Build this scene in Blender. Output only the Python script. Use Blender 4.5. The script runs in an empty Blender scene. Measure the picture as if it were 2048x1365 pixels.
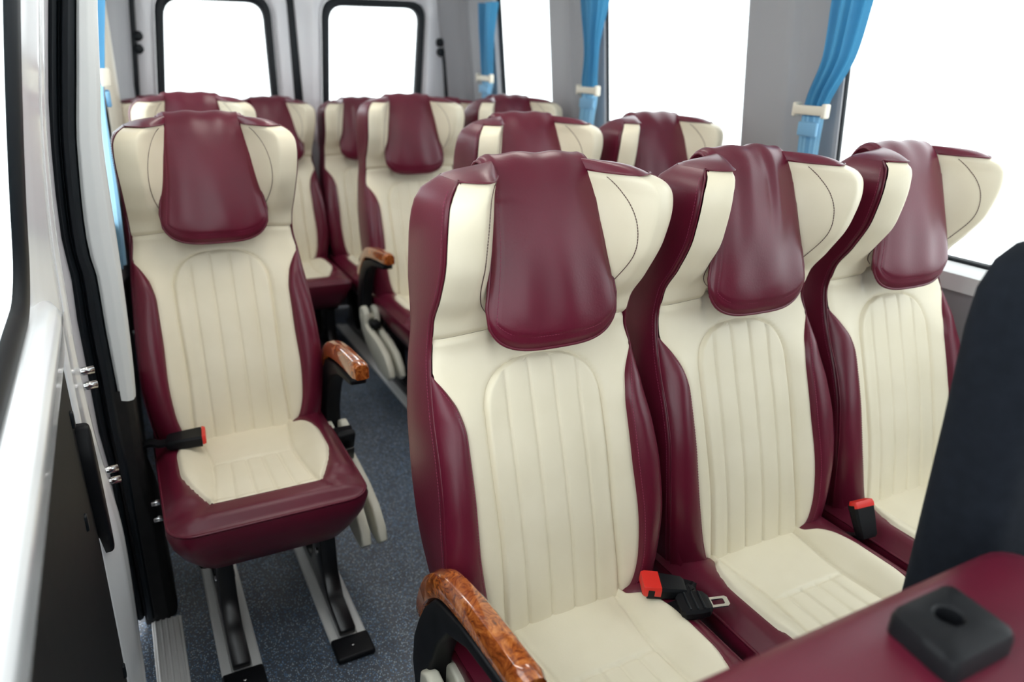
import bpy, bmesh, math, random
from mathutils import Vector
random.seed(4)
S = bpy.context.scene
COL = S.collection

# ------------------------------------------------------------------ camera
cam_d = bpy.data.cameras.new('camera')
cam = bpy.data.objects.new('camera', cam_d); COL.objects.link(cam)
S.camera = cam
CAM = (-0.2009, -1.8642, 1.3819)
YAW, PITCH, ROLL = math.radians(28.2388), math.radians(20.9215), math.radians(1.8543)
fw = Vector((math.sin(YAW)*math.cos(PITCH), math.cos(YAW)*math.cos(PITCH), -math.sin(PITCH)))
rt = Vector((math.cos(YAW), -math.sin(YAW), 0)); up = rt.cross(fw)
rt2 = rt*math.cos(ROLL) + up*math.sin(ROLL); up2 = -rt*math.sin(ROLL) + up*math.cos(ROLL)
from mathutils import Matrix
M = Matrix(((rt2.x, up2.x, -fw.x, CAM[0]), (rt2.y, up2.y, -fw.y, CAM[1]), (rt2.z, up2.z, -fw.z, CAM[2]), (0, 0, 0, 1)))
cam.matrix_world = M
cam_d.sensor_width = 36; cam_d.lens = 1472.4/2048*36
cam_d.clip_start = 0.02; cam_d.clip_end = 100
cam_d.dof.use_dof = True; cam_d.dof.focus_distance = 1.3; cam_d.dof.aperture_fstop = 2.8

# ------------------------------------------------------------------ world and light
W = bpy.data.worlds.new('overcast_sky'); S.world = W; W.use_nodes = True
bg = W.node_tree.nodes['Background']
bg.inputs['Color'].default_value = (0.95, 0.98, 1.0, 1); bg.inputs['Strength'].default_value = 3.45
S.view_settings.view_transform = 'Standard'; S.view_settings.look = 'None'
S.view_settings.exposure = 0.0; S.view_settings.gamma = 1.0; S.view_settings.use_curve_mapping = False

# ------------------------------------------------------------------ materials
def mat(name, col, rough=0.5, metal=0.0, spec=0.5, coat=0.0, bump=None, coat_rough=0.1):
    m = bpy.data.materials.new(name); m.use_nodes = True
    nt = m.node_tree; b = nt.nodes['Principled BSDF']
    b.inputs['Base Color'].default_value = (*col, 1); b.inputs['Roughness'].default_value = rough
    b.inputs['Metallic'].default_value = metal; b.inputs['Specular IOR Level'].default_value = spec
    b.inputs['Coat Weight'].default_value = coat; b.inputs['Coat Roughness'].default_value = coat_rough
    if bump:
        tc = nt.nodes.new('ShaderNodeTexCoord'); n = nt.nodes.new('ShaderNodeTexNoise')
        n.inputs['Scale'].default_value = bump[0]; n.inputs['Detail'].default_value = 4
        bp = nt.nodes.new('ShaderNodeBump'); bp.inputs['Strength'].default_value = bump[1]
        bp.inputs['Distance'].default_value = bump[2]
        nt.links.new(tc.outputs['Object'], n.inputs['Vector']); nt.links.new(n.outputs['Fac'], bp.inputs['Height'])
        nt.links.new(bp.outputs['Normal'], b.inputs['Normal'])
    return m

def mottled(m, c1, c2, scale, detail=3.0):
    nt = m.node_tree; b = nt.nodes['Principled BSDF']
    tc = nt.nodes.new('ShaderNodeTexCoord'); n = nt.nodes.new('ShaderNodeTexNoise')
    n.inputs['Scale'].default_value = scale; n.inputs['Detail'].default_value = detail
    r = nt.nodes.new('ShaderNodeValToRGB')
    r.color_ramp.elements[0].position = 0.3; r.color_ramp.elements[0].color = (*c1, 1)
    r.color_ramp.elements[1].position = 0.7; r.color_ramp.elements[1].color = (*c2, 1)
    nt.links.new(tc.outputs['Object'], n.inputs['Vector']); nt.links.new(n.outputs['Fac'], r.inputs['Fac'])
    nt.links.new(r.outputs['Color'], b.inputs['Base Color'])
    return m

CREAM = mottled(mat('cream_leather', (.78, .72, .57), .42, spec=.35, bump=(260, .25, .0006)), (.775, .705, .535), (.82, .75, .585), 9)
MAROON = mottled(mat('maroon_leather', (.15, .012, .035), .36, spec=.45, bump=(260, .25, .0006)), (.100, .0062, .0198), (.121, .008, .0245), 7)
STITCH = mat('maroon_thread', (.24, .03, .075), .7)
STITCHD = mat('dark_thread', (.10, .05, .045), .7)
BLACK = mat('black_plastic', (.005, .0055, .007), .5, spec=.22, bump=(400, .2, .0004))
METALB = mat('black_painted_steel', (.008, .008, .009), .3, spec=.5)
RUBBER = mat('black_rubber', (.004, .007, .010), .45, spec=.3)
SHADEB = mat('black_cloth', (.006, .005, .006), .85, spec=.15)
RED = mat('red_plastic', (.75, .03, .02), .35)
CREAMP = mat('cream_plastic', (.60, .58, .48), .35)
ALU = mat('aluminium', (.80, .80, .78), .5, metal=.25)
STEEL = mat('bright_steel', (.7, .7, .7), .2, metal=1)
WHITEP = mat('white_paint', (.86, .88, .89), .18, coat=.6)
GREYP = mat('grey_trim', (.31, .31, .32), .55, bump=(500, .2, .0004))
GREYW = mat('grey_door_paint', (.78, .78, .80), .3, coat=.3)
BEIGE = mat('beige_plastic', (.66, .61, .50), .45)
TRIMW = mat('pale_grey_trim', (.66, .68, .67), .4)
PANELB = mottled(mat('black_door_card', (.02, .02, .02), .6, spec=.22, bump=(700, .4, .0006)), (.008, .008, .0085), (.013, .013, .013), 40)
NAVY = mottled(mat('navy_cloth', (.010, .014, .022), .9, spec=.2, bump=(900, .5, .0008)), (.005, .0075, .012), (.008, .011, .017), 60)
HEAD = mat('ceiling_cloth', (.84, .84, .82), .9)

def wood_mat():
    m = mat('burl_wood', (.3, .08, .02), .12, coat=1.0, coat_rough=.04)
    nt = m.node_tree; b = nt.nodes['Principled BSDF']
    tc = nt.nodes.new('ShaderNodeTexCoord'); n1 = nt.nodes.new('ShaderNodeTexNoise'); n2 = nt.nodes.new('ShaderNodeTexNoise')
    n1.inputs['Scale'].default_value = 14; n1.inputs['Detail'].default_value = 2
    n2.inputs['Scale'].default_value = 26; n2.inputs['Detail'].default_value = 8; n2.inputs['Roughness'].default_value = .68
    n2.inputs['Distortion'].default_value = 3.0
    mx = nt.nodes.new('ShaderNodeVectorMath'); mx.operation = 'MULTIPLY_ADD'
    mx.inputs[1].default_value = (.06, .06, .06)
    nt.links.new(tc.outputs['Object'], n1.inputs['Vector'])
    nt.links.new(n1.outputs['Color'], mx.inputs[0]); nt.links.new(tc.outputs['Object'], mx.inputs[2])
    nt.links.new(mx.outputs[0], n2.inputs['Vector'])
    r = nt.nodes.new('ShaderNodeValToRGB'); e = r.color_ramp.elements
    e[0].position = .30; e[0].color = (.035, .008, .003, 1); e[1].position = .68; e[1].color = (.62, .22, .055, 1)
    k = e.new(.45); k.color = (.25, .055, .012, 1); k = e.new(.55); k.color = (.42, .115, .022, 1)
    nt.links.new(n2.outputs['Fac'], r.inputs['Fac']); nt.links.new(r.outputs['Color'], b.inputs['Base Color'])
    return m
WOOD = wood_mat()

def floor_mat():
    m = mat('speckled_vinyl', (.05, .06, .075), .35, spec=.4)
    nt = m.node_tree; b = nt.nodes['Principled BSDF']
    tc = nt.nodes.new('ShaderNodeTexCoord')
    n = nt.nodes.new('ShaderNodeTexNoise'); n.inputs['Scale'].default_value = 12
    base = nt.nodes.new('ShaderNodeValToRGB')
    base.color_ramp.elements[0].position = .3; base.color_ramp.elements[0].color = (.062, .073, .092, 1)
    base.color_ramp.elements[1].position = .7; base.color_ramp.elements[1].color = (.082, .095, .116, 1)
    nt.links.new(tc.outputs['Object'], n.inputs['Vector']); nt.links.new(n.outputs['Fac'], base.inputs['Fac'])
    cur = base.outputs['Color']
    for sc, lim, keep, col in ((240, .32, .66, (.48, .58, .66, 1)), (150, .24, .78, (.42, .42, .42, 1)), (300, .34, .68, (.14, .30, .55, 1)), (190, .25, .8, (.012, .014, .02, 1))):
        v = nt.nodes.new('ShaderNodeTexVoronoi'); v.inputs['Scale'].default_value = sc
        nt.links.new(tc.outputs['Object'], v.inputs['Vector'])
        lt = nt.nodes.new('ShaderNodeMath'); lt.operation = 'LESS_THAN'; lt.inputs[1].default_value = lim
        nt.links.new(v.outputs['Distance'], lt.inputs[0])
        sp = nt.nodes.new('ShaderNodeSeparateColor'); nt.links.new(v.outputs['Color'], sp.inputs[0])
        gt = nt.nodes.new('ShaderNodeMath'); gt.operation = 'GREATER_THAN'; gt.inputs[1].default_value = keep
        nt.links.new(sp.outputs[0], gt.inputs[0])
        mu = nt.nodes.new('ShaderNodeMath'); mu.operation = 'MULTIPLY'
        nt.links.new(lt.outputs[0], mu.inputs[0]); nt.links.new(gt.outputs[0], mu.inputs[1])
        mi = nt.nodes.new('ShaderNodeMix'); mi.data_type = 'RGBA'
        nt.links.new(mu.outputs[0], mi.inputs['Factor']); nt.links.new(cur, mi.inputs['A']); mi.inputs['B'].default_value = col
        cur = mi.outputs['Result']
    nt.links.new(cur, b.inputs['Base Color'])
    return m
FLOOR = floor_mat()

def cloth_mat(name, col, tcol):
    m = bpy.data.materials.new(name); m.use_nodes = True; nt = m.node_tree
    b = nt.nodes['Principled BSDF']; b.inputs['Base Color'].default_value = (*col, 1); b.inputs['Roughness'].default_value = .6
    b.inputs['Sheen Weight'].default_value = .2
    tr = nt.nodes.new('ShaderNodeBsdfTranslucent'); tr.inputs['Color'].default_value = (*tcol, 1)
    mx = nt.nodes.new('ShaderNodeMixShader'); mx.inputs[0].default_value = .33
    tc = nt.nodes.new('ShaderNodeTexCoord'); n = nt.nodes.new('ShaderNodeTexNoise'); n.inputs['Scale'].default_value = 40
    bp = nt.nodes.new('ShaderNodeBump'); bp.inputs['Strength'].default_value = .4; bp.inputs['Distance'].default_value = .002
    nt.links.new(tc.outputs['Object'], n.inputs['Vector']); nt.links.new(n.outputs['Fac'], bp.inputs['Height'])
    nt.links.new(bp.outputs['Normal'], b.inputs['Normal'])
    nt.links.new(b.outputs[0], mx.inputs[1]); nt.links.new(tr.outputs[0], mx.inputs[2])
    nt.links.new(mx.outputs[0], nt.nodes['Material Output'].inputs['Surface'])
    return m
BLUE = cloth_mat('blue_curtain_cloth', (.05, .23, .42), (.055, .28, .47))
BLUEL = cloth_mat('pale_blue_tieback_cloth', (.26, .52, .72), (.28, .54, .74))

def glass_mat():
    m = bpy.data.materials.new('window_glass'); m.use_nodes = True; nt = m.node_tree
    nt.nodes.remove(nt.nodes['Principled BSDF'])
    t = nt.nodes.new('ShaderNodeBsdfTransparent'); t.inputs['Color'].default_value = (.96, .98, .98, 1)
    g = nt.nodes.new('ShaderNodeBsdfGlossy'); g.inputs['Roughness'].default_value = .02
    mx = nt.nodes.new('ShaderNodeMixShader')
    mx.inputs[0].default_value = .025; nt.links.new(t.outputs[0], mx.inputs[1]); nt.links.new(g.outputs[0], mx.inputs[2])
    nt.links.new(mx.outputs[0], nt.nodes['Material Output'].inputs['Surface'])
    return m
GLASS = glass_mat()

# ------------------------------------------------------------------ mesh helpers
class MB:
    def __init__(s): s.v = []; s.f = []
    def grid(s, nu, nv, fn, flip=False, close=False):
        o = len(s.v)
        for j in range(nv+1):
            for i in range(nu + (0 if close else 1)):
                s.v.append(tuple(fn(i/nu, j/nv)))
        w = nu if close else nu+1
        for j in range(nv):
            for i in range(nu):
                a, b = o+j*w+i, o+j*w+(i+1) % w
                q = (a, b, b+w, a+w)
                s.f.append(q[::-1] if flip else q)
        return s
    def loops(s, loops, cap0=False, cap1=False):
        o = len(s.v); n = len(loops[0])
        for L in loops: s.v += [tuple(p) for p in L]
        for j in range(len(loops)-1):
            for i in range(n):
                a, b = o+j*n+i, o+j*n+(i+1) % n
                s.f.append((a, b, b+n, a+n))
        if cap0: s.f.append(tuple(o+i for i in range(n))[::-1])
        if cap1: s.f.append(tuple(o+(len(loops)-1)*n+i for i in range(n)))
        return s
    def tube(s, pts, r, n=8, cap=True):
        pts = [Vector(p) for p in pts]; L = []; u = None
        for i, p in enumerate(pts):
            t = (pts[min(i+1, len(pts)-1)]-pts[max(i-1, 0)])
            if t.length < 1e-9: t = Vector((0, 0, 1))
            t.normalize()
            if u is None:
                u = t.cross(Vector((0, 0, 1)) if abs(t.z) < .9 else Vector((1, 0, 0))).normalized()
            u = (u - t*u.dot(t)).normalized(); w = t.cross(u)
            rr = r(i/(len(pts)-1)) if callable(r) else r
            L.append([p+(u*math.cos(a)+w*math.sin(a))*rr for a in [2*math.pi*k/n for k in range(n)]])
        return s.loops(L, cap, cap)
    def bm_add(s, bm):
        o = len(s.v); bm.verts.index_update()
        s.v += [tuple(v.co) for v in bm.verts]
        s.f += [tuple(o+v.index for v in f.verts) for f in bm.faces]
        bm.free(); return s
    def box(s, c, d, bev=0.004, seg=2, R=None):
        bm = bmesh.new(); bmesh.ops.create_cube(bm, size=1)
        for v in bm.verts: v.co = Vector((v.co.x*d[0], v.co.y*d[1], v.co.z*d[2]))
        if bev: bmesh.ops.bevel(bm, geom=bm.edges[:], offset=min(bev, min(d)*.45), segments=seg, profile=.5, affect='EDGES')
        for v in bm.verts:
            co = v.co if R is None else R @ v.co
            v.co = co + Vector(c)
        return s.bm_add(bm)
    def prism(s, prof, axis, a, b, bev=.004, seg=2):
        """profile (two coordinates) extruded along axis from a to b"""
        bm = bmesh.new()
        def P(q, t):
            return {'x': (t, q[0], q[1]), 'y': (q[0], t, q[1]), 'z': (q[0], q[1], t)}[axis]
        A = [bm.verts.new(P(q, a)) for q in prof]; B = [bm.verts.new(P(q, b)) for q in prof]
        n = len(prof)
        fa = bm.faces.new(A[::-1]); fb = bm.faces.new(B)
        for i in range(n): bm.faces.new((A[i], A[(i+1) % n], B[(i+1) % n], B[i]))
        bmesh.ops.recalc_face_normals(bm, faces=bm.faces[:])
        if bev:
            es = list(fa.edges)+list(fb.edges)
            bmesh.ops.bevel(bm, geom=es, offset=bev, segments=seg, profile=.5, affect='EDGES')
        bmesh.ops.triangulate(bm, faces=[f for f in bm.faces if len(f.verts) > 4])
        return s.bm_add(bm)
    def dashes(s, pts, step=.0055, ln=.0036, r=.0006, nrm=None):
        pts = [Vector(p) for p in pts]; acc = 0.0
        for i in range(len(pts)-1):
            a, b = pts[i], pts[i+1]; L = (b-a).length
            if L < 1e-9: continue
            t = (b-a)/L
            while acc < L:
                c = a+t*acc; h = t*ln/2
                u = t.orthogonal().normalized()*r; w = t.cross(u).normalized()*r
                o = len(s.v)
                s.v += [tuple(c-h+u), tuple(c-h+w), tuple(c-h-u), tuple(c-h-w), tuple(c+h+u), tuple(c+h+w), tuple(c+h-u), tuple(c+h-w)]
                for k in range(4): s.f.append((o+k, o+(k+1) % 4, o+4+(k+1) % 4, o+4+k))
                acc += step
            acc -= L
        return s
    def build(s, name, m, parent=None, smooth=True, angle=None, kind=None, label=None):
        me = bpy.data.meshes.new(name); me.from_pydata(s.v, [], s.f); me.update()
        me.materials.append(m)
        if smooth:
            me.polygons.foreach_set('use_smooth', [True]*len(me.polygons))
            if angle:
                me.set_sharp_from_angle(angle=math.radians(angle))
        o = bpy.data.objects.new(name, me); COL.objects.link(o)
        if parent: o.parent = parent
        if kind: o['kind'] = kind
        if label: o['label'] = label
        return o

def empty(name, loc=(0, 0, 0)):
    o = bpy.data.objects.new(name, None); COL.objects.link(o); o.location = loc; o.empty_display_size = .05
    return o
def tag(o, label, cat, group=None):
    o['label'] = label; o['category'] = cat
    if group: o['group'] = group
    return o
def copy_tree(o, parent=None):
    c = o.copy(); COL.objects.link(c)
    if parent: c.parent = parent
    for ch in list(o.children): copy_tree(ch, c)
    return c

def curve(pts):
    """smooth interpolation (monotone cubic) through (x, y) pairs"""
    xs = [p[0] for p in pts]; ys = [p[1] for p in pts]; n = len(xs)
    d = [(ys[i+1]-ys[i])/(xs[i+1]-xs[i]) for i in range(n-1)]
    m = [d[0]]
    for i in range(1, n-1):
        if d[i-1]*d[i] <= 0: m.append(0.0)
        else:
            h0, h1 = xs[i]-xs[i-1], xs[i+1]-xs[i]; w1, w2 = 2*h1+h0, h1+2*h0
            m.append((w1+w2)/(w1/d[i-1]+w2/d[i]))
    m.append(d[-1])
    def f(x):
        if x <= xs[0]: return ys[0]
        if x >= xs[-1]: return ys[-1]
        k = 0
        while x > xs[k+1]: k += 1
        h = xs[k+1]-xs[k]; t = (x-xs[k])/h
        return (ys[k]*(1+2*t)*(1-t)**2+m[k]*h*t*(1-t)**2+ys[k+1]*t*t*(3-2*t)+m[k+1]*h*t*t*(t-1))
    return f
def sst(a, b, x):
    t = max(0, min(1, (x-a)/(b-a))); return t*t*(3-2*t)
def gs(d, w): return math.exp(-(d/w)**2)
def bez(pts, n=24):
    """smooth polyline through points (Catmull-Rom)"""
    P = [Vector(p) for p in pts]; P = [P[0]*2-P[1]]+P+[P[-1]*2-P[-2]]; out = []
    k = len(P)-3
    for i in range(k):
        for j in range(n):
            t = j/n; a, b, c, d = P[i:i+4]
            out.append(.5*((2*b)+(c-a)*t+(2*a-5*b+4*c-d)*t*t+(3*b-a-3*c+d)*t**3))
    out.append(P[-2]); return out

# ------------------------------------------------------------------ the coach seat
Cc = curve([(.38, -.012), (.44, .0), (.55, .022), (.7, .066), (.8, .101), (.9, .137), (.947, .163), (1.0, .170), (1.1, .170), (1.22, .172)])
Rr = curve([(.38, .02), (.48, .016), (.559, .018), (.679, .038), (.756, .068), (.828, .110), (.886, .136), (.931, .150), (.977, .142), (1.03, .107), (1.103, .070), (1.165, .059), (1.185, .061), (1.200, .069), (1.215, .088)])
Wd = curve([(.38, .195), (.43, .203), (.5, .214), (.6, .221), (.75, .214), (.88, .202), (.95, .194), (1.05, .198), (1.15, .204), (1.178, .202), (1.195, .195), (1.206, .184), (1.214, .168)])
Bk = curve([(.38, .09), (.479, .125), (.603, .18), (.704, .222), (.8, .252), (.944, .270), (1.017, .270), (1.10, .250), (1.16, .224), (1.214, .186)])
bI = curve([(.42, .120), (.44, .132), (.47, .147), (.52, .158), (.6, .163), (.7, .160), (.79, .160), (.835, .168), (.862, .182), (.878, .194), (.888, .204)])
aI = curve([(.42, .122), (.44, .122), (.6, .117), (.75, .119), (.82, .118), (.85, .110), (.872, .094), (.886, .072), (.894, .045), (.898, 0.0)])
ZB = .888
def Yf(x, z, w=None):
    ax = abs(x); c = Cc(z)
    low = c - .022*sst(.09, .165, ax)*sst(.90, .80, z)
    r = Rr(z); w = Wd(z); f = ax/w
    am = max(.25, min(1, (c-r)/.09)); pk = r-.022*am; inn = max(c-.035, pk)
    if f > .77: hi = r-.022*am*(1-((f-.77)/.23)**2)
    else: hi = pk+(inn-pk)*(.5*sst(.77, .45, f)+.5*max(0, min(1, (.77-f)/.32)))
    hi = hi+(c+.004-hi)*sst(.098, .070, ax)
    k = sst(.86, .93, z)
    return low*(1-k)+hi*k
def arc_d(x, z):
    """signed distance-ish to the stitched arc on the wing"""
    t = (z-1.095)/.125
    if abs(t) >= 1: return 9
    return abs(x)-(.074+.066*math.sqrt(1-t*t))
def neck(x): return .948-.004+.014*(1-abs(x)/.195)

WRINKLED = []
def make_seat():
    var = 0
    root = empty('passenger_seat')
    # maroon shell: sides, back and top roll
    m = MB(); L = []
    N = 40
    for j in range(N+1):
        z = .40+(1.212-.40)*j/N; w = Wd(z); r = Rr(z) if z > ZB else Rr(z); b = Bk(z); lp = []
        for i in range(13):
            x = (-1+2*i/12)*(w-.006); lp.append((x, Yf(x, z)+.016, z))
        lp.append((w-.001, r+.002, z)); lp.append((w+.002, r+.014, z))
        lp.append((w+.003, (r+b)/2, z))
        for k in range(5):
            a = k/4*math.pi/2; lp.append((w+.003-.03*(1-math.cos(a)), b-.03+.03*math.sin(a), z))
        for i in range(1, 6): lp.append(((1-i/3)*(w-.027), b, z))
        for k in range(5):
            a = (1-k/4)*math.pi/2; lp.append((-(w+.003-.03*(1-math.cos(a))), b-.03+.03*math.sin(a), z))
        lp.append((-(w+.003), (r+b)/2, z)); lp.append((-(w+.002), r+.014, z)); lp.append((-(w-.001), r+.002, z))
        L.append(lp)
    m.loops(L, True, False)
    zt = 1.212; wt = Wd(zt)
    def cap(u, v):
        x = (u*2-1)*(wt+.002); b = Bk(zt); ax = abs(x)
        if ax > wt-.027: b -= .03-math.sqrt(max(0, .03**2-(ax-(wt-.027))**2))
        y0 = Yf(max(-wt, min(wt, x)), zt)+.001
        return (x, y0+(b-y0)*v, zt+.013*(1-abs(2*v-1)**2.6)*(1-abs(u*2-1)**8)+.006*(1-(u*2-1)**2)*(1-abs(2*v-1)**4))
    m.grid(30, 12, cap)
    shell = m.build('backrest', MAROON, root)
    # cream back panel around the ribbed inset
    zrows = [.43+(.955-.43)*j/60 for j in range(61)]
    def bp(u, v):
        t = u*2-1
        zz = .425+(ZB-.425)*min(1, v*1.18) if v*1.18 <= 1 else ZB+(neck(0)-ZB)*((v*1.18-1)/.18)
        w = min(bI(zz)+.004, Wd(zz)-.004) if zz < ZB-.001 else Wd(zz)-.002
        x = t*w
        if zz > ZB: zz = ZB+(neck(x)-ZB)*((v*1.18-1)/.18)
        y = Yf(x, zz)
        dd = aI(zz)-abs(x)
        if zz < .897: y += .007*sst(-.006, .004, dd)
        else: y += .004*gs(zz-.899, .004)*sst(.06, .03, abs(x))
        y += .006*gs(zz-neck(x), .005)
        y += .004*gs(w-abs(x), .006)*(1 if zz < ZB else .8)
        return (x, y, zz)
    MB().grid(72, 84, bp).build('back_panel', CREAM, root)
    # ribbed inset: five stitched channels
    def ip(u, v):
        t = u*2-1; zz = .425+(.8978-.425)*(1-(1-v)**1.6)
        a = aI(zz); x = t*a
        edge = min(a-abs(x), (.8985-zz)*1.2)
        y = Yf(x, zz)-.004+.010*gs(edge, .005)
        f = (x/.121+1)/2*5; ff = f-math.floor(f); d = min(ff, 1-ff)*.0484
        if 0.5 < f < 4.5: y += .0032*gs(d, .0028)
        y -= .0022*(1-(2*ff-1)**2)
        return (x, y, zz)
    MB().grid(110, 60, ip).build('ribbed_panel', CREAM, root)
    # wings, bolsters
    for s in (-1, 1):
        def wp(u, v):
            zz0 = neck(.1)+.001+(1.2115-neck(.1))*v
            w = Wd(zz0)-.0005; x = .0+w*u
            zz = neck(x)+.0005+(1.2115-neck(x))*v
            y = Yf(x, zz)-.001
            y += .0012*gs(arc_d(x, zz), .0022) - .0022*sst(.012, -.012, arc_d(x, zz))
            y += .007*gs(zz-neck(x), .006) + .010*gs(zz-1.2125, .007)
            return (s*x, y, zz)
        MB().grid(64, 64, wp, flip=(s < 0)).build('wing', CREAM, root)
        def bo(u, v):
            zz = .415+(ZB-.001-.415)*v; w = Wd(zz); b = min(bI(zz), w-.001)
            w = max(w, b+.0005); x = b+(w-b)*u; wid = w-b
            y0 = Yf(b, zz)+.003; y1 = Rr(zz)+.002
            y = y0+(y1-y0)*u-min(.022, wid*.55)*(max(0, 4*u*(1-u))**.6)
            return (s*(x+.0015*u), y, zz)
        MB().grid(20, 60, bo, flip=(s < 0)).build('bolster', MAROON, root)
    # side seam welt with stitches
    for s in (-1, 1):
        pts = []
        for j in range(60):
            z = .42+(1.2-.42)*j/59; pts.append((s*(Wd(z)+.001), Rr(z)+.002, z))
        zt = 1.212
        for k in range(1, 12):
            x = Wd(1.2)*(1-k*.05); pts.append((s*min(x, Wd(zt)), Yf(x, zt)+.002, zt+.001))
        sh = MB().tube(pts, .0017, 6).build('side_piping', MAROON, root)
        st = MB()
        st.dashes([(s*(Wd(.42+.78*j/80)+.0042), Rr(.42+.78*j/80)+.013, .42+.78*j/80) for j in range(81)])
        for zz0, zz1, off in ((.45, .875, -.006),):
            P = []
            for j in range(50):
                z = zz0+(zz1-zz0)*j/49; b = bI(z); w = max(Wd(z), b+.001); u = min(1, .007/max(w-b, .008))
                y = Yf(b, z)+.003+(Rr(z)-Yf(b, z))*u-min(.022, (w-b)*.55)*(max(0, 4*u*(1-u))**.6)
                P.append((s*(b+(w-b)*u), y-.0004, z))
            st.dashes(P)
        st.build('stitching', STITCH, root, smooth=False, kind='stuff')
        st = MB(); P = []
        for j in range(61):
            a = math.pi*(j/60-.5)*.96; z = 1.095+.122*math.sin(a); x = .074+.066*math.cos(a)
            if x < Wd(z) and z < 1.207: P.append((s*x, Yf(x, z)-.0026, z))
        st.dashes(P, step=.005, ln=.0042, r=.0008)
        st.build('wing_stitching', STITCHD, root, smooth=False, kind='stuff')
    # headrest cover draped over the top
    prof = bez([(.078, .931), (.080, .975), (.092, 1.04), (.110, 1.11), (.130, 1.17), (.148, 1.207), (.170, 1.227), (.192, 1.229), (.212, 1.214), (.236, 1.17), (.262, 1.10)], 6)
    cum = [0]
    for i in range(len(prof)-1): cum.append(cum[-1]+(prof[i+1]-prof[i]).length)
    TL = cum[-1]
    def path(t):
        d = max(0, min(1, t))*TL; k = 0
        while k < len(prof)-2 and d > cum[k+1]: k += 1
        q = (d-cum[k])/(cum[k+1]-cum[k]); p = prof[k].lerp(prof[k+1], q); tg = (prof[k+1]-prof[k]).normalized()
        return p, Vector((-tg.y, tg.x))     # outward (towards the front, then up)
    wp_ = curve([(0, .126), (.03, .1295), (.10, .129), (.2, .121), (.35, .110), (.5, .105), (.62, .102), (1, .099)])
    def padpt(s_, t, lift):
        as_ = abs(s_)
        t0 = .155*(1-(1-min(1, as_)**4.2)**(1/2.0))     # rounded lower corners
        tt = t0+(1-t0)*t; p, n = path(tt); w = wp_(tt)
        y = p.x+.012*as_**2.2*sst(.9, .4, tt)+.004*as_**2; z = p.y
        if tt > .5: z -= .004*as_**3
        return Vector((s_*w, y+n.x*lift, z+n.y*lift))
    def front(u, v):
        nonlocal var
        s_ = u*2-1; t = v
        e = min(1-abs(s_), t*2.2, (1-t)*4)
        puff = .010*(1-max(0, 1-e/.13)**2)-.0026*gs(e-.10, .016)
        wr = .0016*math.sin(9*s_+2*t)*math.sin(5*t+1)*sst(0, .3, e)
        if var:
            q = s_*(1.6-t*1.6+.35)
            wr += .75*sst(0, .25, e)*(.0045*gs(s_+.25+.5*(t-.3), .20)*sst(.1, .4, t)*sst(.75, .5, t)-.006*gs(s_-.1-.2*t, .12)*sst(.25, .55, t)*sst(.72, .6, t)+.004*gs(s_-.45+.3*t, .16)*sst(.2, .45, t)-.0035*gs(s_+.65-.3*t, .13)*sst(.1, .5, t)*sst(.7, .55, t)+.005*gs(s_-.05, .35)*gs(t-.2, .2))
        return padpt(s_, t, puff+wr)
    def backf(u, v):
        s_ = u*2-1; e = min(1-abs(s_), v*2.2, (1-v)*4)
        return padpt(s_, v, -.012*(1-max(0, 1-e/.08)**2))
    m = MB().grid(56, 90, front); m.grid(28, 45, backf, flip=True)
    pad = m.build('headrest_cover', MAROON, root)
    var = 1; m2 = MB().grid(64, 100, front); m2.grid(28, 45, backf, flip=True)
    wr_o = m2.build('headrest_cover', MAROON, None); WRINKLED.append(wr_o.data); bpy.data.objects.remove(wr_o)
    edge = [padpt(-1, 1-j/40, 0) for j in range(41)]+[padpt(-1+2*j/40, 0, 0) for j in range(1, 40)]+[padpt(1, j/40, 0) for j in range(41)]
    MB().tube(edge, .0030, 7).build('piping', MAROON, pad)
    st = MB()
    def ins(s_, t): return padpt(s_, t, .0078)
    st.dashes([ins(-.885, .62-.57*j/40) for j in range(41)]+[ins(-.885+1.77*j/40, .05) for j in range(1, 40)]+[ins(.885, .05+.57*j/40) for j in range(41)])
    st.build('cover_stitching', STITCH, pad, smooth=False, kind='stuff')

    # seat cushion
    YB, YF = .10, -.425
    def cz(x, y):
        ax = abs(x)
        z = .428+.030*sst(.09, .165, ax)-.012*sst(.17, .215, ax)
        fr = sst(-.31, -.35, y)
        z = z*(1-fr)+(.446-.010*sst(.15, .21, ax))*fr
        return z-.03*sst(-.385, -.43, y)
    def outline(t, inset=0):
        """closed loop round the cushion, counter-clockwise"""
        hw = .216-inset; r = .055
        pts = []
        for (cx_, cy_, a0) in ((hw-r, YF+inset+r, -90), (hw-.02, YB-.02-inset, 0), (-(hw-.02), YB-.02-inset, 90), (-(hw-r), YF+inset+r, 180)):
            rr = r if cy_ < 0 else .02
            for k in range(7):
                a = math.radians(a0+90*k/6); pts.append((cx_+rr*math.cos(a), cy_+rr*math.sin(a)))
        return pts
    m = MB(); L = []
    rows = [(.060, .298), (.045, .304), (.022, .34), (.004, .38), (-.004, .415), (.0, .428)]
    for ins_, z in rows:
        L.append([(p[0], p[1], z) for p in outline(0, ins_)])
    m.loops(L, True, False)
    hI = curve([(-.348, .122), (-.335, .128), (-.30, .146), (-.26, .162), (-.20, .174), (-.13, .174), (-.08, .166), (-.045, .150), (-.02, .128), (.05, .122)])
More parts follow.
